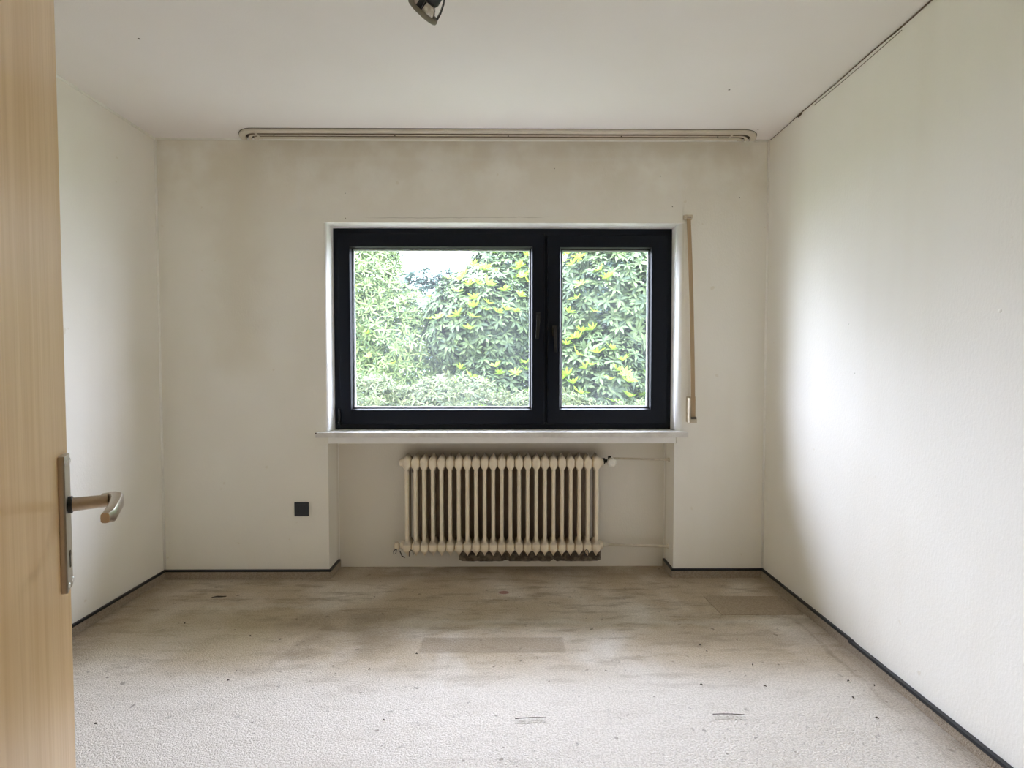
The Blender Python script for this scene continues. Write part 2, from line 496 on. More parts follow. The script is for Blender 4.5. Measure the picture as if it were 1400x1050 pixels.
LINT = [(1.02, 2.24), (0.85, 2.15), (0.84, 2.2), (1.0, 2.05), (1.32, 1.94), (1.27, 1.84), (1.40, 1.91), (1.28, 1.73), (0.74, 1.92), (0.98, 1.91),
        (-1.09, 1.96), (-1.09, 2.02), (-0.43, 1.73), (-0.56, 2.03), (-0.39, 2.14), (-0.62, 2.49), (-1.41, 1.72), (-1.17, 2.29), (-1.02, 2.26), (-1.54, 2.41)]
M_LINT = plain('dark_lint', (0.09, 0.07, 0.05), .9)
for (x, y) in LINT:
    bm = bmesh.new()
    a = random.uniform(0, 3.14); L = random.uniform(.003, .006)
    tube(bm, [(-math.cos(a) * L, -math.sin(a) * L, .003), (0, 0, .0055), (math.cos(a) * L, math.sin(a) * L * .6, .003)], [.0016, .0027, .0014], 6)
    o = obj('lint_crumb', bm, M_LINT); o.location = (x, y, 0)
    tag(o, 'tiny dark lint crumb lying on the beige carpet', 'lint', 'lint crumbs scattered on the carpet')
bm = bmesh.new()
tube(bm, [(-.035, -.004, .003), (-.012, .004, .005), (.012, .003, .005), (.035, .010, .003)], [.002, .0035, .003, .002], 6)
o = obj('twig_scrap', bm, M_LINT); o.location = (-1.535, 2.685, 0)
tag(o, 'thin dark twig-like scrap on the carpet near the left back corner', 'scrap')

# ---------------------------------------------------------------- window
M_FRAME = plain('frame_navy', (0.002, 0.0042, 0.010), .42, spec=.22, var=.05)
M_FRAME2 = plain('frame_gasket', (0.006, 0.006, 0.007), .5)
M_ALU = plain('spacer_aluminium', (0.80, 0.82, 0.84), .35, .6, var=.03)
M_HANDLE = plain('handle_black', (0.010, 0.011, 0.013), .22)
k = NT('hazy_glass')
nt = k.t
tr = k.n('ShaderNodeBsdfTransparent'); tr.inputs[0].default_value = (0.95, 0.97, 0.96, 1)
gl = k.n('ShaderNodeBsdfGlossy'); gl.inputs['Roughness'].default_value = 0.02
tl = k.n('ShaderNodeBsdfTranslucent'); tl.inputs[0].default_value = (0.92, 0.97, 1.0, 1)
fr = k.n('ShaderNodeFresnel'); fr.inputs[0].default_value = 1.45
m1 = k.n('ShaderNodeMixShader'); m2 = k.n('ShaderNodeMixShader')
haze = k.ramp(k.noise(k.pos(), 3.5, 4), .3, .75, .016, .030)  # small translucent share, lays a pale glare haze over the view
nt.links.new(haze, m1.inputs[0]); nt.links.new(tr.outputs[0], m1.inputs[1]); nt.links.new(tl.outputs[0], m1.inputs[2])
nt.links.new(fr.outputs[0], m2.inputs[0]); nt.links.new(m1.outputs[0], m2.inputs[1]); nt.links.new(gl.outputs[0], m2.inputs[2])
nt.links.new(m2.outputs[0], k.out.inputs[0])
M_GLASS = k.m

bm = bmesh.new()
frame(bm, WX0 - .004, WX1 + .004, WZ0 - .004, WZ1 + .004, .045, .045, .040, .045, YF, YF + .07, .003)
box(bm, .195, .255, YF + .012, YF + .07, WZ0 + .03, WZ1 - .03)
window = tag(obj('window_1', bm, M_FRAME), 'dark navy two-sash window in the back wall', kind='structure')
def sash(x0, x1, z0, z1, px0, px1, pz0, pz1, lab):
    bm = bmesh.new()
    gx0, gx1, gz0, gz1 = px0 - .010, px1 + .010, pz0 - .010, pz1 + .010
    frame(bm, x0, x1, z0, z1, gx0 - x0, x1 - gx1, gz0 - z0, z1 - gz1, YF - .012, YF + .055, .004)
    s = tag(child(window, obj('sash', bm, M_FRAME)), lab)
    bm = bmesh.new(); slope_frame(bm, gx0, gx1, gz0, gz1, .009, YF - .006, YF + .012)
    frame(bm, gx0 + .008, gx1 - .008, gz0 + .008, gz1 - .008, .004, .004, .004, .004, YF + .010, YF + .016)
    child(s, obj('glazing_bead', bm, M_FRAME2))
    bm = bmesh.new(); frame(bm, px0 - .006, px1 + .006, pz0 - .006, pz1 + .006, .014, .014, .014, .014, YF + .022, YF + .036)
    tag(child(s, obj('spacer_bar', bm, M_ALU)), 'bright aluminium spacer in the glazing edge')
    bm = bmesh.new(); box(bm, px0 - .006, px1 + .006, YF + .016, YF + .020, pz0 - .006, pz1 + .006)
    # single sheet surface is enough for the hazy look, so keep only the room-side face
    bmesh.ops.delete(bm, geom=[f for f in bm.faces if f.calc_center_median().y > YF + .0165], context='FACES')
    child(s, obj('pane', bm, M_GLASS))
    return s
SL = sash(-.998, .214, .880, 2.007, -.922, .131, .977, 1.918, 'wide left sash')
SR = sash(.231, .942, .880, 1.998, .315, .837, .979, 1.915, 'narrow right sash')
def handle(s, x, z, lean):
    bm = bmesh.new()
    box(bm, x - .013, x + .013, YF - .020, YF - .010, z - .032, z + .032, bev=.003)
    lathe(bm, [(.009, 0), (.009, .03)], 12, Matrix.Translation((x, YF - .018, z)) @ Matrix.Rotation(math.pi / 2, 4, 'X'))
    q = bmesh.new(); box(q, -.0105, .0105, YF - .064, YF - .046, z - .128, z + .013, bev=.005)
    q.transform(Matrix.Translation((x, 0, z)) @ Matrix.Rotation(lean, 4, 'Y') @ Matrix.Translation((0, 0, -z)))
    merge(bm, q)
    child(s, obj('window_handle', bm, M_HANDLE, smooth=True))
handle(SL, .176, 1.512, .06)
handle(SR, .272, 1.435, -.03)
bm = bmesh.new()
tube(bm, [(-.999, YF - .018, .880), (-.999, YF - .018, .975)], .008, 10)
lathe(bm, [(.0, .004), (.006, .003), (.008, 0), (.008, -.01)], 10, Matrix.Translation((-1.0, YF - .020, .892)) @ Matrix.Rotation(math.pi / 2, 4, 'X'), 1)
child(window, obj('hinge', bm, [M_FRAME2, M_ALU]))
# stone sill and the plastered ledge strip under it
k = NT('sill_stone'); P = k.pos()
k.base(k.mix(k.ramp(k.noise(P, 14, 5, .7), .3, .7), (0.76, 0.74, 0.69), (0.62, 0.59, 0.54)), .28)
M_SILL = k.m
bm = bmesh.new(); box(bm, -1.088, 1.020, YB - .045, YB, WZ0 - .030, WZ0, bev=.004); box(bm, WX0 + .001, WX1 - .001, YB - .01, YF + .01, WZ0 - .029, WZ0 - .0005)
sill = tag(child(window, obj('window_sill', bm, M_SILL)), 'pale stone window sill')
bm = bmesh.new(); box(bm, NX0 + .004, NX1 + .006, YB - .006, YB + .012, NZ1 + .002, WZ0 - .031, bev=.003)
tag(child(window, obj('sill_support', bm, M_REVEAL)), 'white plaster ledge under the sill')
M_CHIP = M_HOLE
bm = bmesh.new(); box(bm, -1.0895, -1.080, YB - .0465, YB - .038, WZ0 - .009, WZ0 - .001, bev=.002)
child(sill, obj('chip', bm, M_CHIP))

# ---------------------------------------------------------------- radiator
k = NT('radiator_enamel'); P = k.pos(); X, Y, Z = k.xyz
w = k.noise(P, 30, 4)
c = k.mix(k.ramp(w, .3, .75, 0, .5), (0.87, 0.77, 0.60), (0.79, 0.68, 0.51))
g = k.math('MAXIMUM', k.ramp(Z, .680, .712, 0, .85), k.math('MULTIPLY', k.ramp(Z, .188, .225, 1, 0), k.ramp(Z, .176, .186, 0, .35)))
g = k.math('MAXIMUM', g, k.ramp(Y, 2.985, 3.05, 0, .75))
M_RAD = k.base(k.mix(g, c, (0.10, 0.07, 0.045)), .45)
M_PIPE = plain('pipe_paint', (0.66, 0.60, 0.49), .5)
M_DARKM = plain('dark_metal', (0.03, 0.028, 0.025), .5, .5)
M_KNOB = plain('knob_white', (0.82, 0.80, 0.74), .4)

RX0, PITCH, NSEC = -.594, .0505, 23
RYF, RD = 2.958, .112
prof = [(.110, .003), (.118, .008), (.130, .0145), (.142, .0232), (.150, .0251), (.178, .0251), (.188, .0212), (.199, .0128), (.210, .0112)]
prof_t = [(.612, .0112), (.622, .0126), (.633, .0205), (.644, .0251), (.671, .0251), (.682, .0212), (.692, .0140), (.702, .0080), (.711, .003)]
def loft(bm, rings, n=20):
    rr = []
    for (z, hw, yc, hd) in rings:
        ex = .8 if hw < .016 else .42; ec = .75 if hw < .02 else .38
        rr.append([bm.verts.new((hw * math.copysign(abs(math.cos(a)) ** ec, math.cos(a)), yc + hd * (abs(math.sin(a)) ** ex) * (1 if math.sin(a) >= 0 else -1), z)) for a in (2 * math.pi * i / n for i in range(n))])
    for a, b in zip(rr, rr[1:]):
        for i in range(n):
            bm.faces.new((a[i], a[(i + 1) % n], b[(i + 1) % n], b[i]))
    bm.faces.new(rr[0][::-1]); bm.faces.new(rr[-1])
bm = bmesh.new()
yc = RYF + RD / 2
def hd(z):
    e = min(abs(z - .110), abs(z - .711))
    return RD / 2 * min(1.0, .62 + .38 * min(1, e / .035))
loft(bm, [(z, w_, yc, hd(z)) for z, w_ in prof])
loft(bm, [(z, w_, yc, hd(z)) for z, w_ in prof_t])
for y in (RYF + .019, RYF + RD - .019):
    loft(bm, [(z, .0112, y, .018) for z in (.205, .40, .617)], 12)
rad = tag(empty('radiator', (RX0 + 11 * PITCH, YB + .09, 0.10)), 'cream ribbed steel radiator hung in the niche below the window', 'radiator')
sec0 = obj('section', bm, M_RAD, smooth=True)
sec0.location = (RX0, 0, 0)
child(rad, sec0)
for i in range(1, NSEC):
    s = sec0.copy(); COL.objects.link(s)
    s.parent = rad; s.matrix_parent_inverse = sec0.matrix_parent_inverse.copy()
    s.location = (RX0 + i * PITCH, 0, 0)
RX1 = RX0 + (NSEC - 1) * PITCH
def hubx(bm, x0, x1, z, prof_):
    lathe(bm, prof_, 16, Matrix.Translation((x0, yc, z)) @ Matrix.Rotation(math.pi / 2 if x1 > x0 else -math.pi / 2, 4, 'Y'))
for (x, z, sg) in ((RX0 - .020, .657, -1), (RX1 + .020, .657, 1), (RX0 - .020, .164, -1), (RX1 + .020, .164, 1)):
    bm = bmesh.new(); hubx(bm, x, x + sg, z, [(.030, 0), (.030, .010), (.024, .014), (.024, .022), (.018, .026), (0, .026)])
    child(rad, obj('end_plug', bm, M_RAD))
# drain valve, lower left
bm = bmesh.new()
tube(bm, [(RX0 - .03, yc, .164), (RX0 - .075, yc, .164)], .010, 10)
lathe(bm, [(.016, -.018), (.016, .012), (.011, .018), (.011, .024), (0, .024)], 8, Matrix.Translation((RX0 - .066, yc - .01, .162)))
tube(bm, [(RX0 - .066, yc - .02, .150), (RX0 - .080, yc - .04, .142), (RX0 - .078, yc - .04, .122), (RX0 - .066, yc - .04, .128), (RX0 - .064, yc - .03, .150)], .0025, 6, 1)
tube(bm, [(RX0 - .045, yc - .03, .140), (RX0 - .030, yc - .04, .112), (RX0 - .012, yc - .045, .106)], .003, 6, 1)
tag(child(rad, obj('drain_valve', bm, [M_RAD, M_DARKM])), 'drain valve with a dark wire at the lower left')
# wire brackets at the lower corners
for xx in (RX0 + .028, RX1 - .06):
    bm = bmesh.new()
    tube(bm, [(xx - .012, RYF - .004, .118), (xx - .011, RYF - .005, .145), (xx - .002, RYF - .006, .157), (xx + .008, RYF - .005, .150), (xx + .012, RYF - .004, .128)], .0022, 6)
    child(rad, obj('wire_clip', bm, M_DARKM))
# wall bracket seen through the first gap
bm = bmesh.new(); box(bm, RX0 + .016, RX0 + .036, YN - .045, YN - .0005, .590, .628, bev=.003)
lathe(bm, [(.006, 0), (.004, .004), (0, .005)], 10, Matrix.Translation((RX0 + .026, YN - .045, .605)) @ Matrix.Rotation(math.pi / 2, 4, 'X'), 1)
child(rad, obj('wall_bracket', bm, [M_DARKM, M_ALU]))
# thermostat valve, supply and return pipes
vx = .600
bm = bmesh.new()
tube(bm, [(RX1 + .040, yc, .664), (RX1 + .054, yc, .664)], .018, 8, 0)
tube(bm, [(RX1 + .054, yc, .664), (vx + .02, yc, .664)], .010, 10, 0)
tube(bm, [(vx, yc, .648), (vx, yc, .694)], .010, 8, 0)
valve = child(rad, obj('thermostat_valve', bm, M_DARKM)); tag(valve, 'dark valve body at the upper right')
bm = bmesh.new()
lathe(bm, [(.013, 0), (.020, .006), (.025, .012), (.0255, .040), (.023, .046), (.012, .048), (0, .048)], 20, Matrix.Translation((vx + .006, yc - .008, .662)) @ Matrix.Rotation(math.pi / 2, 4, 'X'))
for a in range(10):
    t_ = 2 * math.pi * a / 10
    box(bm, vx + .006 + .025 * math.cos(t_) - .002, vx + .006 + .025 * math.cos(t_) + .002, yc - .05, yc - .02, .662 + .025 * math.sin(t_) - .002, .662 + .025 * math.sin(t_) + .002)
tag(child(valve, obj('thermostat_knob', bm, M_KNOB)), 'round white thermostat knob')
bm = bmesh.new(); tube(bm, [(vx + .02, yc, .680), (NX1 - .012, yc, .672), (NX1 - .0005, yc, .672)], .0062, 10); 
lathe(bm, [(.013, 0), (.011, .006), (.0065, .007)], 12, Matrix.Translation((NX1 - .0005, yc, .672)) @ Matrix.Rotation(-math.pi / 2, 4, 'Y'))
tag(child(rad, obj('supply_pipe', bm, M_PIPE)), 'thin painted pipe at the upper right')
bm = bmesh.new(); tube(bm, [(RX1 + .04, yc, .164), (NX1 - .012, yc, .152), (NX1 - .0005, yc, .152)], .0075, 10)
tube(bm, [(RX1 + .045, yc, .164), (RX1 + .060, yc, .164), (RX1 + .062, yc, .164), (RX1 + .078, yc, .163)], [.016, .016, .012, .012], 6)
lathe(bm, [(.014, 0), (.012, .006), (.0075, .007)], 12, Matrix.Translation((NX1 - .0005, yc, .152)) @ Matrix.Rotation(-math.pi / 2, 4, 'Y'))
tag(child(rad, obj('return_pipe', bm, M_PIPE)), 'painted pipe at the lower right')
# torn grey strip of insulation left under the radiator
k = NT('torn_insulation'); P = k.pos()
M_TORN = k.base(k.mix(k.ramp(k.noise(P, 22, 4, .7), .4, .62), (0.10, 0.08, 0.06), (0.26, 0.22, 0.17)), .9)
bm = bmesh.new()
n = 40; prev = None
for i in range(n):
    x = -.303 + .868 * i / (n - 1)
    zt = .098 + random.uniform(-.003, .003); zb = .034 + random.uniform(-.002, .002) + .010 * (i % 13 == 0)
    row = [bm.verts.new((x, YN - .0045 + random.uniform(-.002, .001), z)) for z in (zb, (zb + zt) / 2, zt)] + [bm.verts.new((x, YN, zt)), bm.verts.new((x, YN, zb))]
    if prev:
        for a in range(5):
            bm.faces.new((prev[a], row[a], row[(a + 1) % 5], prev[(a + 1) % 5]))
    else: bm.faces.new(row[::-1])
    prev = row
bm.faces.new(prev)
tag(child(wall_back, obj('torn_strip', bm, M_TORN)), 'dark torn strip on the niche wall under the radiator')

# ---------------------------------------------------------------- socket
sock = bmesh.new(); sx, sz = -1.186, .406
box(sock, sx - .041, sx + .041, YB - .009, YB, sz - .041, sz + .041, bev=.004)
so = tag(obj('wall_socket', sock, M_BLACK), 'square black wall socket on the back wall left of the radiator', 'socket')
bm = bmesh.new(); box(bm, sx - .028, sx + .028, YB - .0105, YB - .006, sz - .028, sz + .028, bev=.003)
ins = child(so, obj('insert', bm, M_BLACK))
for dx in (-.016, .016):
    for dz in (-.012, .014):
        bm = bmesh.new(); lathe(bm, [(.003, 0), (.002, .0008), (0, .001)], 8, Matrix.Translation((sx + dx, YB - .0105, sz + dz)) @ Matrix.Rotation(math.pi / 2, 4, 'X'))
        child(ins, obj('screw', bm, M_DARKM))

# ---------------------------------------------------------------- roller shutter strap
k = NT('strap_webbing'); P = k.pos()
st = k.ramp(k.noise(k.scale(P, (180, 1, 3)), 1.0, 2), .35, .65)
M_STRAP = k.base(k.mix(st, (0.40, 0.285, 0.165), (0.48, 0.35, 0.215)), .8)
M_CREAM = plain('cream_plastic', (0.58, 0.50, 0.37), .5)
strap = tag(empty('shutter_strap', (1.03, YB, .90)), 'tan roller shutter strap on the wall right of the window', 'shutter strap')
bm = bmesh.new()
a, b_ = Vector((1.016, YB - .020, 2.066)), Vector((1.053, YB - .024, .930))
n = 24; prev = None
for i in range(n + 1):
    p = a.lerp(b_, i / n); hw = .0115; p.x += .003 * math.sin(math.pi * i / n)
    p.y -= .006 * math.sin(math.pi * i / n)
    row = [bm.verts.new(p + Vector((sx_ * hw, sy * .001, 0))) for sx_, sy in ((-1, -1), (1, -1), (1, 1), (-1, 1))]
    if prev:
        for q in range(4): bm.faces.new((prev[q], row[q], row[(q + 1) % 4], prev[(q + 1) % 4]))
    else: bm.faces.new(row[::-1])
    prev = row
bm.faces.new(prev)
child(strap, obj('belt', bm, M_STRAP))
bm = bmesh.new(); box(bm, .994, 1.036, YB - .030, YB, 2.058, 2.076, bev=.003); box(bm, .990, 1.040, YB - .004, YB, 2.054, 2.080, bev=.001)
box(bm, 1.003, 1.028, YB - .0305, YB - .027, 2.060, 2.065, 1)
child(strap, obj('strap_guide', bm, [M_CREAM, M_HOLE]))
bm = bmesh.new()
box(bm, 1.020, 1.075, YB - .005, YB, .905, 1.052, bev=.002)
box(bm, 1.024, 1.034, YB - .042, YB, .915, 1.045, bev=.004)
box(bm, 1.064, 1.071, YB - .016, YB, .915, 1.045, bev=.003)
box(bm, 1.026, 1.070, YB - .040, YB, .902, .926, bev=.006)
box(bm, 1.036, 1.063, YB - .012, YB - .004, .928, 1.044, 1)
wnd = child(strap, obj('strap_winder', bm, [M_CREAM, M_HOLE])); tag(wnd, 'cream winder plate with a dark slot')
bm = bmesh.new(); box(bm, 1.037, 1.066, YB - .043, YB - .02, .926, .938, bev=.002)
child(wnd, obj('slot', bm, M_HOLE))

# ---------------------------------------------------------------- ceiling curtain rail
M_RAIL = plain('rail_plastic', (0.68, 0.62, 0.51), .5, var=.04, sc=8)
M_GROOVE = plain('rail_groove', (0.05, 0.035, 0.02), .9)  # near-black bed, paints the shade up inside the grooves
M_GROOVE2 = plain('rail_groove_shade', (0.30, 0.24, 0.17), .9)  # groove walls coloured dark to stand for shade in the slots
rail = tag(empty('curtain_rail', (0, YB - .08, H)), 'long cream curtain rail on the ceiling above the window', 'curtain rail')
CXL, CXR, CR = -1.375, 1.270, 0.110
CY = YB - .022
def railpath(r, n=14):
    """plan of a line at distance r from the rail's turning centres"""
    pts = [(CXL + r * math.cos(t), CY - r * math.sin(t)) for t in np.linspace(math.pi, math.pi / 2, n)]
    pts += [(CXR + r * math.cos(t), CY - r * math.sin(t)) for t in np.linspace(math.pi / 2, 0, n)]
    return pts
def sweep(profile, mat_idx, bm, groove=None):
    """profile: list of (r, z) going round; swept along the concentric paths"""
    paths = [railpath(r) for r, z in profile]
    m = len(profile); prev = None
    for i in range(len(paths[0])):
        row = [bm.verts.new((paths[q][i][0], paths[q][i][1], profile[q][1])) for q in range(m)]
        if prev:
            for q in range(m):
                bm.faces.new((prev[q], row[q], row[(q + 1) % m], prev[(q + 1) % m])).material_index = 1 if q == groove else mat_idx
        else: bm.faces.new(row[::-1]).material_index = mat_idx
        prev = row
    bm.faces.new(prev).material_index = mat_idx
zt, zb = H - .002, H - .014
bm = bmesh.new()
# outer flange, middle rib, inner flange: the grooves are the gaps between them
sweep([(.110, zt), (.110, zb + .003), (.107, zb), (.080, zb), (.078, zb + .002), (.078, zt)], 0, bm)
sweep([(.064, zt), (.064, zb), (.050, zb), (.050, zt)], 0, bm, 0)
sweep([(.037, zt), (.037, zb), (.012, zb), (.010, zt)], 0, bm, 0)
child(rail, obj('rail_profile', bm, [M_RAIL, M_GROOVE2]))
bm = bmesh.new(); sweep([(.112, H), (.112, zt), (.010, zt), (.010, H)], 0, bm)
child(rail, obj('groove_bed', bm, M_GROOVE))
for x in (-1.28, -.62, .0, .62, 1.15):
    bm = bmesh.new(); lathe(bm, [(.004, 0), (.003, -.002), (0, -.002)], 8, Matrix.Translation((x, CY - .057, zb)))
    child(rail, obj('screw', bm, M_HOLE))
for x in (-1.375, 1.215):
    bm = bmesh.new(); box(bm, x, x + .012, CY - .112, CY - .010, zb - .0015, zb, bev=.0005)
    child(rail, obj('end_joint', bm, M_RAIL))

# ---------------------------------------------------------------- door leaf standing open
k = NT('beech_veneer'); P = k.objco()
g1 = k.noise(k.scale(P, (26, 26, .9)), 1.0, 4, .6, .3)
g2 = k.noise(k.scale(P, (140, 140, 5)), 1.0, 3, .6)
c = k.mix(k.ramp(g1, .3, .7), (0.74, 0.49, 0.24), (0.84, 0.60, 0.335))
c = k.mix(k.ramp(g2, .45, .7, 0, .35), c, (0.63, 0.39, 0.18))
M_WOOD = k.base(c, .42, spec=.5, coat=.35)
k.bump(g2, .05, .002)
M_STEEL = plain('brushed_bronze', (0.52, 0.45, 0.38), .30, .9, var=.05)
M_STEELF = plain('plate_face_lit', (0.70, 0.68, 0.64), .28, .9, var=.04)  # lighter copy of the handle metal, for the brightly lit plate face
DW, DT, DH = .86, .040, 2.0
ang = math.radians(32)
bm = bmesh.new(); box(bm, 0, DT, -DW, 0, .008, DH, bev=.0015)   # local: face at +x? built below with the visible face at x = 0 side
bm.transform(Matrix.Translation((-DT, 0, 0)))
door = tag(obj('door_1', bm, M_WOOD), 'beech veneer door standing open on the left', kind='structure')
door.location = (-.680, .790, 0)
door.rotation_euler = (0, 0, ang)
PZ0, PZ1, PW = .893, 1.092, .040                 # plate: bottom, top, width
PYC = -.052
HZ = 1.018
def dchild(par, name, bm, mats, smooth=False):
    o = obj(name, bm, mats, par, smooth)
    return o
bm = bmesh.new(); box(bm, 0, .008, PYC - PW / 2, PYC + PW / 2, PZ0, PZ1, bev=.0025)
for f in bm.faces:
    f.normal_update()
    f.material_index = 1 if f.normal.x > .9 else 0  # front face lighter, sides browner: light and shade put into the colour
plate = dchild(door, 'handle_plate', bm, [M_STEEL, M_STEELF]); tag(plate, 'long satin metal handle plate')
for dy in (-.013, .013):
    for z in (PZ0 + .010, PZ1 - .010):
        bm = bmesh.new(); lathe(bm, [(.0042, 0), (.0035, .0015), (0, .0018)], 10, Matrix.Translation((.008, PYC + dy, z)) @ Matrix.Rotation(math.pi / 2, 4, 'Y'))
        dchild(plate, 'screw', bm, M_STEELF)
bm = bmesh.new(); box(bm, .0078, .0086, PYC - .003, PYC + .003, HZ - .092, HZ - .074); lathe(bm, [(.005, 0), (.005, .0008), (0, .0008)], 10, Matrix.Translation((.0079, PYC, HZ - .072)) @ Matrix.Rotation(math.pi / 2, 4, 'Y'))
dchild(plate, 'keyhole', bm, M_HOLE)
# lever: round neck out of the plate, then a flat grip back towards the hinges
bm = bmesh.new()
lathe(bm, [(.0125, .006), (.0125, .012), (.0108, .013)], 18, Matrix.Translation((0, PYC, HZ)) @ Matrix.Rotation(math.pi / 2, 4, 'Y'), 1)
tube(bm, [(.006, PYC, HZ), (.030, PYC, HZ), (.054, PYC, HZ)], [.0105, .0098, .0095], 18)
q = bmesh.new()
path = [(.046, PYC + .010), (.058, PYC + .008), (.064, PYC - .004), (.066, PYC - .020), (.0665, PYC - .060), (.066, PYC - .100), (.062, PYC - .112)]
ww = [.0075, .0095, .0095, .0085, .0075, .0075, .0055]; hh = [.010, .0115, .0115, .011, .0095, .0095, .007]
prev = None
for i, (px_, py_) in enumerate(path):
    a = Vector(path[max(i - 1, 0)]); b_ = Vector(path[min(i + 1, len(path) - 1)]); d = (b_ - a).normalized(); nrm = Vector((-d.y, d.x))
    row = []
    for j in range(12):
        t_ = 2 * math.pi * j / 12
        u = ww[i] * math.copysign(abs(math.cos(t_)) ** .6, math.cos(t_)); v = hh[i] * math.copysign(abs(math.sin(t_)) ** .6, math.sin(t_))
        row.append(q.verts.new((px_ + nrm.x * u, py_ + nrm.y * u, HZ + v)))
    if prev:
        for j in range(12): q.faces.new((prev[j], row[j], row[(j + 1) % 12], prev[(j + 1) % 12]))
    else: q.faces.new(row[::-1])
    prev = row
q.faces.new(prev)
for f in q.faces: f.smooth = True
merge(bm, q)
tag(dchild(door, 'lever_handle', bm, [M_STEEL, M_DARKM], True), 'satin metal lever handle')

# ---------------------------------------------------------------- ceiling spotlight
M_SBLK = plain('spot_black', (0.018, 0.018, 0.018), .4)
M_SRING = plain('spot_bronze', (0.22, 0.20, 0.15), .42, .6)
k = NT('reflector_glass'); v = k.n('ShaderNodeTexVoronoi'); v.inputs['Scale'].default_value = 70; k.put(v.inputs['Vector'], k.objco())
k.base(k.mix(k.ramp(v.outputs['Distance'], .2, .6), (0.85, 0.82, 0.76), (0.55, 0.50, 0.45)), .18, .85)
M_REFL = k.m
spot = tag(empty('ceiling_spotlight', (-.235, 1.55, H)), 'black and bronze spotlight on the ceiling with open cage ring', 'spotlight')
ax = Vector((-.66, .52, -.60)).normalized()       # where it points
up_ = Vector((0, 1, 0)); sx_ = up_.cross(ax).normalized(); sy_ = ax.cross(sx_)
ringc = Vector((-0.253, 1.55, 2.270))
M4 = Matrix.Translation(ringc) @ Matrix((sx_, sy_, ax)).transposed().to_4x4()   # z along the aim
bm = bmesh.new()
lathe(bm, [(.040, .004), (.047, .004), (.049, -.001), (.047, -.009), (.043, -.010), (.038, -.007), (.040, .004)], 32, M4)
child(spot, obj('front_ring', bm, M_SRING))
bm = bmesh.new()
lathe(bm, [(.036, -.004), (.034, -.012), (.028, -.026), (.018, -.038), (.011, -.043), (.011, -.058), (0, -.058)], 28, M4)
child(spot, obj('reflector_bulb', bm, M_REFL))
bm = bmesh.new()
lathe(bm, [(.0, -.030), (.024, -.032), (.028, -.040), (.028, -.115), (.022, -.128), (0, -.130)], 24, M4)
for a in (20, 140, 260):
    t_ = math.radians(a); cs, sn = math.cos(t_), math.sin(t_)
    q = bmesh.new()
    secs = [(.046, -.008), (.045, -.030), (.039, -.055), (.027, -.078)]
    prev = None
    for (r, z) in secs:
        row = [q.verts.new((r * cs - w_ * sn + th * cs, r * sn + w_ * cs + th * sn, z)) for w_, th in ((-.008, 0), (.008, 0), (.008, -.004), (-.008, -.004))]
        if prev:
            for j in range(4): q.faces.new((prev[j], row[j], row[(j + 1) % 4], prev[(j + 1) % 4]))
        else: q.faces.new(row[::-1])
        prev = row
    q.faces.new(prev)
    merge(bm, q, M4)
child(spot, obj('lamp_housing', bm, M_SBLK))
bend = ringc - ax * .115
bm = bmesh.new(); tube(bm, [bend, bend + Vector((0.0, 0, .03)), (-.235, 1.55, H - .02)], .008, 10)
child(spot, obj('arm', bm, M_SBLK))
bm = bmesh.new(); lathe(bm, [(.0, -.024), (.035, -.022), (.042, -.012), (.042, 0)], 24, Matrix.Translation((-.235, 1.55, H)))
child(spot, obj('ceiling_base', bm, M_SBLK))

# ---------------------------------------------------------------- garden
bm = bmesh.new(); box(bm, -14, 14, YO, 24, -.6, -.25)
tag(obj('ground', bm, plain('garden_soil', (0.10, 0.12, 0.05), .95, sc=3)), 'garden ground outside the window', kind='structure')

def leaf_mat(name, c0, c1, rough=.4, trans=.25):
    k = NT(name)
    oi = k.n('ShaderNodeNewGeometry')
    f = k.math('FRACT', k.math('ADD', oi.outputs['Random Per Island'], 0.0))
    k.base(k.mix(f, c0, c1), rough, spec=.22)
    tb = k.n('ShaderNodeBsdfTranslucent'); k.put(tb.inputs[0], k.mix(f, tuple(x * 1.3 for x in c0), tuple(x * 1.3 for x in c1)))
    mx = k.n('ShaderNodeMixShader'); mx.inputs[0].default_value = trans
    k.t.links.new(k.p.outputs[0], mx.inputs[1]); k.t.links.new(tb.outputs[0], mx.inputs[2]); k.t.links.new(mx.outputs[0], k.out.inputs[0])
    return k.m

def leaf_verts(L, Wd, fold=.25, droop=.2):
    """8-vertex pointed leaf along +x"""
    return np.array([(0, 0, 0), (.30*L, Wd*.42, fold*Wd*.4), (.68*L, Wd*.5, fold*Wd*.5 - droop*L*.3), (L, 0, -droop*L),
                     (.68*L, -Wd*.5, fold*Wd*.5 - droop*L*.3), (.30*L, -Wd*.42, fold*Wd*.4), (.34*L, 0, 0), (.68*L, 0, -droop*L*.35)])
LF = np.array([(0, 6, 1), (0, 5, 6), (1, 6, 7), (1, 7, 2), (5, 7, 6), (5, 4, 7), (2, 7, 3), (4, 3, 7)])

def rot_to(d):
    d = d / np.linalg.norm(d)
    u = np.cross((0, 0, 1.0), d); n_ = np.linalg.norm(u)
    u = np.array((1.0, 0, 0)) if n_ < 1e-4 else u / n_
    return np.stack([u, np.cross(d, u), d], 1)      # columns: local x, y, z(=axis)

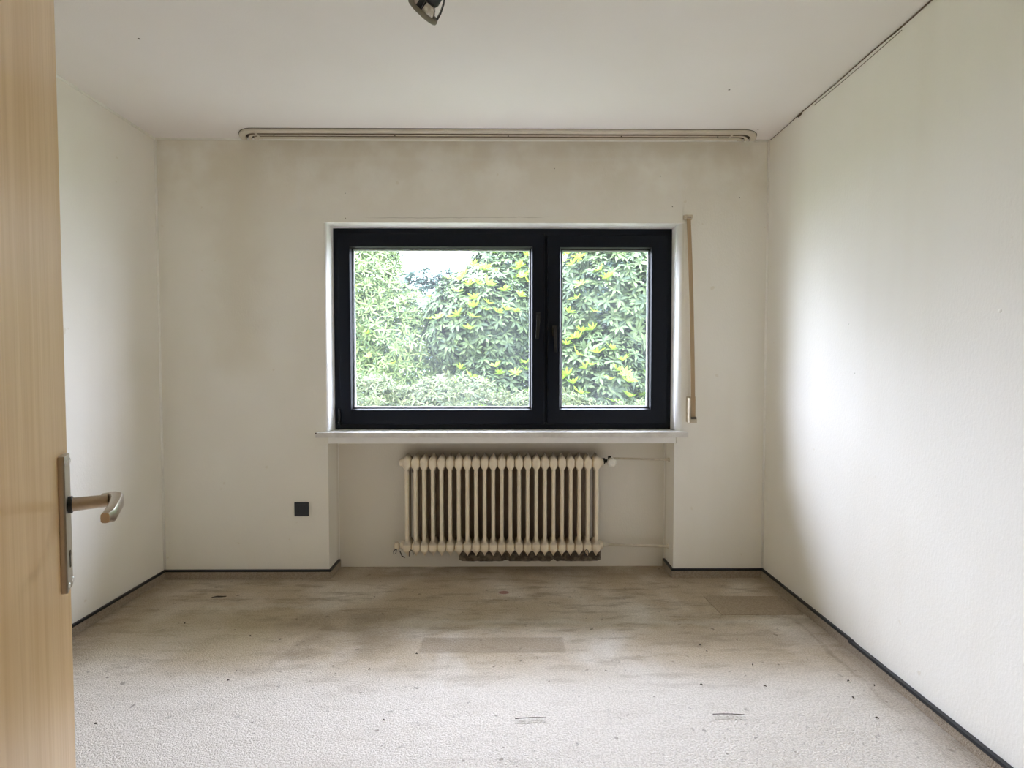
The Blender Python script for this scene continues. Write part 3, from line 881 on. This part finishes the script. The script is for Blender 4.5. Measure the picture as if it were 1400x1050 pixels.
def rosette(nl, L, Wd, spread, droop=.2, tiers=1):
    vs = []; fs = []
    for i in range(nl):
        a = 2 * math.pi * i / nl + rng.uniform(-.25, .25)
        el = spread + rng.uniform(-.2, .2)
        s = rng.uniform(.75, 1.1)
        v = leaf_verts(L * s, Wd * s, rng.uniform(.1, .5), droop + rng.uniform(-.1, .15))
        ce, se = math.cos(el), math.sin(el)
        v = v @ np.array([(ce, 0, se), (0, 1, 0), (-se, 0, ce)])
        ca, sa = math.cos(a), math.sin(a)
        v = v @ np.array([(ca, sa, 0), (-sa, ca, 0), (0, 0, 1)])
        vs.append(v); fs.append(LF + 8 * i)
    return np.concatenate(vs), np.concatenate(fs)

def mesh_np(name, v, f):
    me = bpy.data.meshes.new(name)
    me.vertices.add(len(v)); me.vertices.foreach_set('co', np.asarray(v, np.float32).ravel())
    n_ = len(f)
    me.loops.add(n_ * 3); me.loops.foreach_set('vertex_index', np.asarray(f, np.int32).ravel())
    me.polygons.add(n_); me.polygons.foreach_set('loop_start', np.arange(0, 3 * n_, 3, dtype=np.int32))
    me.update(calc_edges=True); me.validate()
    return me

def shell_points(n, c, r, lo=.62, front=True):
    """points in the outer shell of an ellipsoid, with outward directions"""
    d = rng.normal(size=(n * 3, 3)); d /= np.linalg.norm(d, axis=1)[:, None]
    if front: d = d[d[:, 1] < .35]
    d = d[:n]
    rad_ = rng.uniform(lo, 1.0, len(d)) ** .6
    return np.array(c) + d * np.array(r) * rad_[:, None], d

def foliage(name, parent, blobs, kinds, mat, per, scale=(.8, 1.2), upb=.5):
    V = []; F = []; off = 0
    for (c, r, w) in blobs:
        p, d = shell_points(int(per * w), c, r)
        for q, dd in zip(p, d):
            v, f = kinds[rng.integers(len(kinds))]
            dirn = dd * rng.uniform(.4, 1.0) + np.array((0, -.15, upb)) + rng.normal(size=3) * .25
            R = rot_to(dirn); s = rng.uniform(*scale)
            tw = rng.uniform(0, 6.28); ct, st_ = math.cos(tw), math.sin(tw)
            R = R @ np.array([(ct, -st_, 0), (st_, ct, 0), (0, 0, 1)])
            V.append((v * s) @ R.T + q); F.append(f + off); off += len(v)
    me = mesh_np(name, np.concatenate(V), np.concatenate(F))
    o = link(name, me, parent, [mat])
    o['kind'] = 'stuff'
    return o

def branches(parent, base, blobs, mat, n=10, r=.02):
    bm = bmesh.new()
    for i in range(n):
        c, rr, w = blobs[i % len(blobs)]
        e = Vector(c) + Vector((random.uniform(-.7, .7) * rr[0], random.uniform(-.8, .2) * rr[1], random.uniform(-.3, .7) * rr[2]))
        s = Vector(base) + Vector((random.uniform(-.5, .5), random.uniform(-.2, .2), 0))
        m = s.lerp(e, .5) + Vector((random.uniform(-.15, .15), random.uniform(-.1, .1), .1))
        tube(bm, [s, s.lerp(m, .6), m, e], [r, r * .8, r * .6, r * .25], 6)
    return obj('branches', bm, mat, parent)

M_BARK = plain('bark', (0.16, 0.13, 0.10), .9)
M_RHO = leaf_mat('rhododendron_leaf', (0.020, 0.038, 0.017), (0.080, 0.115, 0.038), .55, .15)
M_RHO2 = leaf_mat('dark_leaf', (0.022, 0.042, 0.032), (0.060, 0.100, 0.072), .55, .15)
M_YNG = leaf_mat('young_leaf', (0.16, 0.30, 0.025), (0.24, 0.36, 0.040), .5, .25)
M_FINE = leaf_mat('fine_leaf', (0.045, 0.080, 0.025), (0.13, 0.17, 0.050), .55, .25)
M_LOW = leaf_mat('low_leaf', (0.030, 0.050, 0.018), (0.11, 0.125, 0.045), .6, .2)
ROS = [rosette(9, .105, .030, .25, .25) for _ in range(6)]
ROS2 = [rosette(8, .09, .025, .3, .25) for _ in range(5)]
SPR = [rosette(6, .075, .016, .5, .3) for _ in range(5)]
YROS = [rosette(9, .100, .027, .45, .0) for _ in range(4)]
G0 = -.25
def shrub(name, lab, blobs, kinds, mat, per, scale=(.8, 1.2), young=(), nb=10, cat='shrub', upb=.5, yscale=(.8, 1.2)):
    cx_ = sum(b[0][0] for b in blobs) / len(blobs); cy_ = sum(b[0][1] for b in blobs) / len(blobs)
    root = tag(empty(name, (0, 0, 0)), lab, cat)
    branches(root, (cx_, cy_, G0), blobs, M_BARK, nb)
    foliage('foliage', root, blobs, kinds, mat, per, scale, upb)
    ys = [mesh_np('young_rosette', *k_) for k_ in YROS] if len(young) else []
    for m_ in ys: m_.materials.append(M_YNG)
    for i, (x, y, z) in enumerate(young):
        o = bpy.data.objects.new('young_rosette', ys[i % len(ys)]); COL.objects.link(o); o.parent = root
        o.location = (x, y, z); s = rng.uniform(*yscale); o.scale = (s, s, s)
        o.rotation_euler = (rng.uniform(.1, .7), rng.uniform(-.4, .4), rng.uniform(0, 6.28))
        if i == 0: o['label'] = 'yellow-green young leaf rosette'
    return root

def young_on(blobs, n):
    out = []
    for i in range(n):
        c, r, w = blobs[i % len(blobs)]
        d = rng.normal(size=3); d[1] = -abs(d[1]) - .5; d[2] = abs(d[2]) * .9 - .15; d /= np.linalg.norm(d)
        out.append(tuple(np.array(c) + d * np.array(r) * 1.02))
    return out
b1 = [((1.35, 6.0, 1.9), (.9, .6, 1.05), 1.5), ((2.0, 5.9, .8), (1.0, .6, .9), 1.0), ((1.0, 5.8, .95), (.65, .6, .8), 1.2), ((2.3, 6.0, 2.2), (.9, .7, .9), 1.1)]
shrub('rhododendron', 'broad rhododendron with many yellow-green young rosettes outside the right sash', b1, ROS, M_RHO, 1100, young=young_on(b1, 120))
b2 = [((-.20, 6.4, 1.75), (.85, .6, .75), 1.5), ((-.15, 6.3, .80), (.6, .6, .8), 1.1), ((.10, 6.6, 2.30), (.65, .5, .65), 1.1)]
shrub('rhododendron', 'rhododendron with a few young rosettes behind the middle of the left sash', b2, ROS, M_RHO, 1100, young=young_on(b2, 95))
b3 = [((.75, 8.6, 2.6), (1.55, .8, 1.6), 1.5), ((2.4, 8.6, 3.0), (1.5, .8, 1.4), 1.3), ((3.8, 8.4, 2.8), (1.4, .8, 1.3), 1.0), ((-1.3, 8.6, 1.65), (1.5, .8, 1.20), 1.7)]
shrub('evergreen_tree', 'tall dark bluish evergreen behind the rhododendrons', b3, ROS2, M_RHO2, 1300, (1.1, 1.6), nb=14, cat='tree')
b4 = [((-2.05, 6.6, 1.9), (.70, .6, 1.6), 1.5), ((-1.45, 6.6, 1.15), (.65, .6, 1.15), 1.2), ((-2.0, 6.7, 2.75), (.62, .5, .8), 1.0)]
shrub('fine_leaved_shrub', 'light airy shrub with thin leaves at the left of the window', b4, SPR, M_FINE, 1100, (1.0, 1.6), young=young_on(b4, 16), nb=20, upb=.2, yscale=(.5, .7))
b5 = [((-.55, 5.0, .60), (.7, .45, .55), .9), ((.35, 4.95, .50), (.8, .45, .5), .9), ((-1.4, 5.0, .60), (.7, .45, .55), .9), ((1.3, 4.85, .45), (.8, .35, .45), .7)]
shrub('low_shrub', 'low pale green shrub with narrow drooping leaves along the bottom of the panes', b5, SPR, M_LOW, 1200, (.8, 1.2), nb=12, upb=.1)
